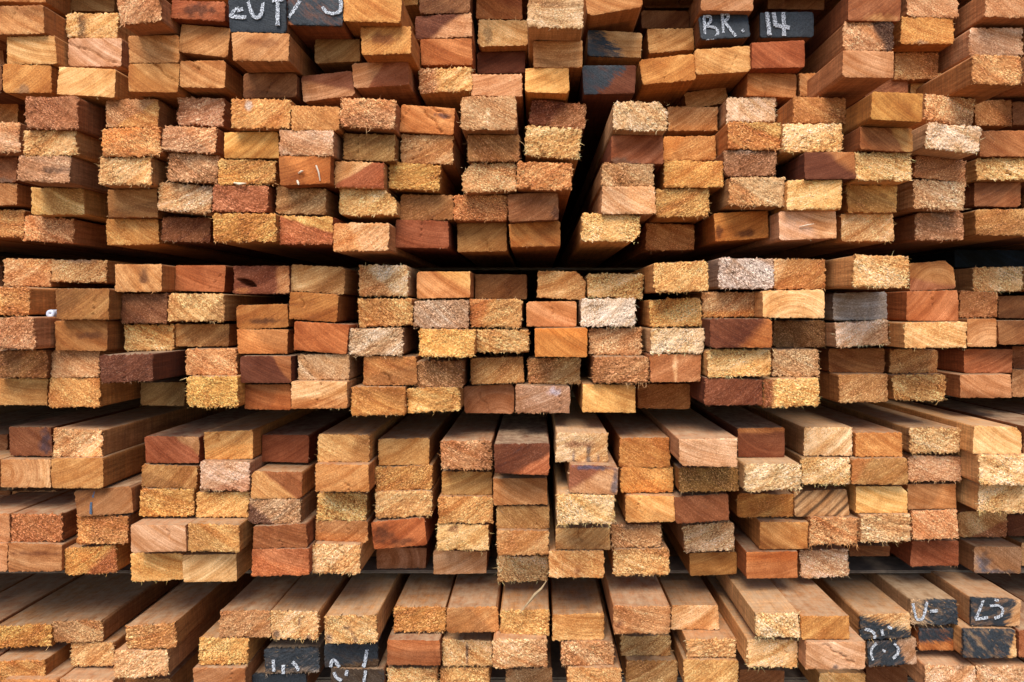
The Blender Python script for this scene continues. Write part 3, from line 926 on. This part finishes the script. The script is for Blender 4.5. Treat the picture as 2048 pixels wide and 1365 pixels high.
def zz(ox, oy, sc, *strokes): return [[(ox + x / sc, oy + y / sc) for x, y in s] for s in strokes]
q1 = 2048 / 560
LETTERS = [
 ((515, 40), [[(480, -2), (481, 4), (461, 34), (476, 35), (493, 36)], [(475, 22), (487, 19)], [(494, -6), (501, 20), (508, 35), (517, 38), (524, 28), (529, -6)], [(556, -3), (556, 52)], [(545, 3), (568, 0)]], 'white chalk letters ZUT', 5),
 ((630, 30), [[(601, 2), (578, 37)], [(645, 15), (653, 26), (668, 29), (681, 24), (683, 10), (680, -3)]], 'white chalk slash and the lower bow of a 5', 4.6),
 ((1450, 55), zz(1000, 0, q1, [(1490, 130), (1500, 285)], [(1485, 128), (1535, 120), (1545, 155), (1505, 190)], [(1505, 195), (1575, 205), (1598, 245), (1570, 280), (1505, 288)], [(1622, 105), (1632, 245)], [(1612, 105), (1665, 105), (1668, 140), (1628, 168)], [(1645, 172), (1722, 270)], [(1768, 222), (1782, 240)]), 'white chalk letters BR.', 3.8),
 ((1575, 50), zz(1488, 0, q1, [(166, 92), (176, 180), (186, 262)], [(214, 95), (230, 192)], [(228, 190), (332, 206)], [(286, 95), (291, 266)]), 'white chalk number 14', 5.5),
 ((1770, 1255), zz(1488, 1105, q1, [(880, 560), (925, 568), (955, 595), (952, 628)], [(1005, 565), (1012, 605)], [(1048, 540), (1078, 556)]), 'white chalk strokes like a 7', 5.5),
 ((1785, 1305), zz(1488, 1105, q1, [(968, 662), (935, 690), (925, 735), (940, 785)], [(1095, 665), (1130, 700), (1118, 745), (1085, 775)], [(1010, 715), (1030, 722)]), 'white chalk broken ring', 5),
 ((1868, 1225), zz(1488, 1105, q1, [(1232, 372), (1245, 440), (1262, 492), (1300, 490), (1322, 430), (1335, 362)], [(1358, 430), (1412, 424)]), 'white chalk U and dash', 5),
 ((1990, 1225), zz(1488, 1105, q1, [(1748, 348), (1722, 420), (1692, 490)], [(1690, 490), (1782, 476)], [(1828, 345), (1858, 350)], [(1795, 390), (1860, 384), (1893, 415), (1880, 462), (1828, 482)]), 'white chalk marks like L5', 4.6),
 ((583, 1325), zz(500, 1105, q1, [(172, 785), (176, 868)], [(247, 822), (246, 885)], [(312, 800), (340, 822), (358, 862)]), 'three white chalk strokes', 6.5),
 ((700, 1312), zz(500, 1105, q1, [(590, 835), (598, 790), (622, 785), (655, 836)], [(858, 708), (848, 770), (832, 838)]), 'white chalk hook and stroke', 7),
 ((714, 1360), zz(500, 1105, q1, [(618, 875), (632, 915), (672, 938)], [(712, 862), (704, 898)], [(848, 862), (834, 950)]), 'white chalk curls', 6),
]
for li_, ((px, py), st, lab, wd) in enumerate(LETTERS):
    p = find(px, py)
    if p: ribbon(p, st, 'chalk_writing', CHALK, lab, wd * (1.5 if li_ < 4 else 1.0), .0013 if p['fz'] > .3 else .0009)
p = find(205, 1005)
if p: ribbon(p, zz(0, 820, q1, [(690, 588), (685, 640)], [(672, 675), (668, 715), (668, 762)]), 'chalk_mark', BLUECHALK, 'blue chalk dashes', 4.5)

# ------------------------------------------------------------ setting: ground, shed wall behind, spacer battens between the tiers
def box(name, lo, hi, mat, kind=None, label=None, cat=None, group=None, bev=.0):
    import bmesh
    bm = bmesh.new()
    bmesh.ops.create_cube(bm, size=1)
    c0 = [(a + b) / 2 for a, b in zip(lo, hi)]
    for v in bm.verts:
        v.co = [v.co[i] * (hi[i] - lo[i]) for i in range(3)]
    if bev: bmesh.ops.bevel(bm, geom=bm.edges[:], offset=bev, segments=2, affect='EDGES')
    me = bpy.data.meshes.new(name); bm.to_mesh(me); bm.free(); me.materials.append(mat)
    o = bpy.data.objects.new(name, me); C.objects.link(o); o.location = c0
    if kind: o['kind'] = kind
    if label: o['label'] = label
    if cat: o['category'] = cat
    if group: o['group'] = group
    return o
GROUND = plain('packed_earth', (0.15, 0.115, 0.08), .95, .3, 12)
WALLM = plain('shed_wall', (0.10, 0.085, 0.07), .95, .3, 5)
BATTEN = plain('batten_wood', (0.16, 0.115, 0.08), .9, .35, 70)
box('ground', (-40, -40, -.3), (40, 40, 0), GROUND, 'structure')
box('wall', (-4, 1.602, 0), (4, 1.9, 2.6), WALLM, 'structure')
def zworld(py, z): return H + (VY - py) * (D + z) / F
ext = {}
for p in planks:
    w, h, roll, pos = place(p)
    a = ext.setdefault(p['tier'], [-9, 9])
    if p['course'] == 1 or True:
        a[0] = max(a[0], pos[2] + h / 2); 
    if p['course'] < 6: a[1] = min(a[1], pos[2] - h / 2)
BL = {1: 'dark batten hidden in the gap under the top tier', 2: 'dark batten hidden in the gap under the second tier',
      3: 'dark batten hidden in the gap under the third tier', 4: 'dark batten showing under the fourth tier plank ends'}
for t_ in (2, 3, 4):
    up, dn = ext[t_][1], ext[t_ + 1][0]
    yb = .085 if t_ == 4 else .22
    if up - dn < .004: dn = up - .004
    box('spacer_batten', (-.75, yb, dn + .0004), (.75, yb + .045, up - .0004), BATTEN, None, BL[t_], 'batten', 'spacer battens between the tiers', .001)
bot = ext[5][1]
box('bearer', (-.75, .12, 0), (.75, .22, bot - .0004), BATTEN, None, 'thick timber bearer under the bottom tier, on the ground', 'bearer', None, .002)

# ------------------------------------------------------------ small things caught in the pile
def tube_end():
    zt = min(q['z'] for q in planks if q['x0'] < 40 < q['x1'] and 560 < q['y0'] < 600) + .0015
    n_ = 24; k = (D + zt) / F; r = 8.2 * k; ri = r * .12
    V, Fc = [], []
    prof = [(ri, .12), (ri, .0009), (ri * 1.02, 0), (r * .94, -.0005), (r, .0008), (r, .12)]
    for a in range(n_):
        t = 2 * math.pi * a / n_
        V += [(rr * math.cos(t), y, rr * math.sin(t)) for rr, y in prof]
    m = len(prof)
    for a in range(n_):
        b = (a + 1) % n_
        for i in range(m - 1): Fc.append((a * m + i, a * m + i + 1, b * m + i + 1, b * m + i))
    cb = len(V); V.append((0, .0015, 0))
    for a in range(n_): Fc.append((a * m + 1, cb, ((a + 1) % n_) * m + 1))
    me = bpy.data.meshes.new('plastic_tube'); me.from_pydata(V, [], Fc); me.materials.append(plain('white_plastic', (.52, .55, .64), .4, .05, 100))
    for q in me.polygons: q.use_smooth = True
    o = bpy.data.objects.new('plastic_tube', me); C.objects.link(o)
    o.location = ((100.5 - VX) * k, zt, H + (VY - 628) * k)
    o['label'] = 'small white plastic tube end in the gap, left in third tier'; o['category'] = 'tube'
tube_end()
STRAW = plain('dry_strip', (.34, .23, .12), .8, .2, 300)
PALE = plain('pale_sliver', (.80, .68, .50), .8, .15, 400)
def strip(pts, wid, z0, z1, mat, label, name='wood_sliver', cat='sliver'):
    V, Fc = [], []
    m = len(pts)
    for i, ((x, y), wd) in enumerate(zip(pts, wid)):
        z = z0 + (z1 - z0) * i / (m - 1); k = (D + z) / F
        a, b = pts[max(0, i - 1)], pts[min(m - 1, i + 1)]
        l = math.hypot(b[0] - a[0], b[1] - a[1]); nx, ny = -(b[1] - a[1]) / l, (b[0] - a[0]) / l
        for s, dy in ((1, 0), (0, -.0008), (-1, .0004)):
            V.append(((x + nx * wd * s / 2 - VX) * k, z + dy, H + (VY - y - ny * wd * s / 2) * k))
        for s in (-1, 1):
            V.append(((x + nx * wd * s / 2 - VX) * k, z + .0009, H + (VY - y - ny * wd * s / 2) * k))
    for i in range(m - 1):
        o1, o2 = 5 * i, 5 * i + 5
        loop = [0, 1, 2, 3, 4]
        for a in range(5):
            b = (a + 1) % 5
            Fc.append((o1 + loop[a], o1 + loop[b], o2 + loop[b], o2 + loop[a]))
    Fc.append((0, 1, 2, 3, 4)); e = 5 * (m - 1); Fc.append((e + 4, e + 3, e + 2, e + 1, e))
    c0 = np.mean(V, 0); V = [tuple(np.array(v) - c0) for v in V]
    me = bpy.data.meshes.new(name); me.from_pydata(V, [], Fc); me.materials.append(mat)
    o = bpy.data.objects.new(name, me); C.objects.link(o); o.location = c0
    o['label'] = label; o['category'] = cat
def zof(px, py):
    for p in planks:
        if p['x0'] <= px <= p['x1'] and p['y0'] <= py <= p['y1']: return p['z']
    return 0
z = min(zof(1045, 1230), zof(1090, 1140))
strip([(1093, 1163), (1083, 1178), (1070, 1190), (1058, 1205), (1048, 1217), (1040, 1226)], [1.5, 4.5, 6.5, 4.5, 2.5, 1], z - .002, zof(1045, 1240) - .004, STRAW, 'dry curled bark strip hanging between fourth and bottom tiers', 'bark_strip', 'bark strip')
z = zof(1615, 450); strip([(1599, 454), (1612, 451), (1628, 448)], [1.2, 2.6, 1], z - .002, z - .003, PALE, 'white sliver stuck on the pale pink plank end')
z = zof(610, 340)
strip([(596, 347), (602, 343), (607, 342)], [1.5, 4, 1.2], z - .002, z - .003, PALE, 'upper pale splinter on the bright orange plank end')
strip([(594, 361), (596, 366), (597, 370)], [3, 4, 1.5], z - .002, z - .003, PALE, 'lower left pale splinter on the bright orange plank end')
strip([(632, 331), (637, 345), (640, 362)], [3, 2.5, 1.5], z - .0016, z - .0018, PALE, 'long pale torn strip on the bright orange plank end')
z = min(zof(480, 360), zof(480, 380)); strip([(467, 366), (478, 368), (492, 367)], [2, 5, 1.5], z - .002, z - .003, PALE, 'white sliver wedged under a coarse honey plank end')
print('planks', n, 'singles', len(single), 'tris ~', sum(len(o.data.polygons) for o in S.objects if o.type == 'MESH') * 2)
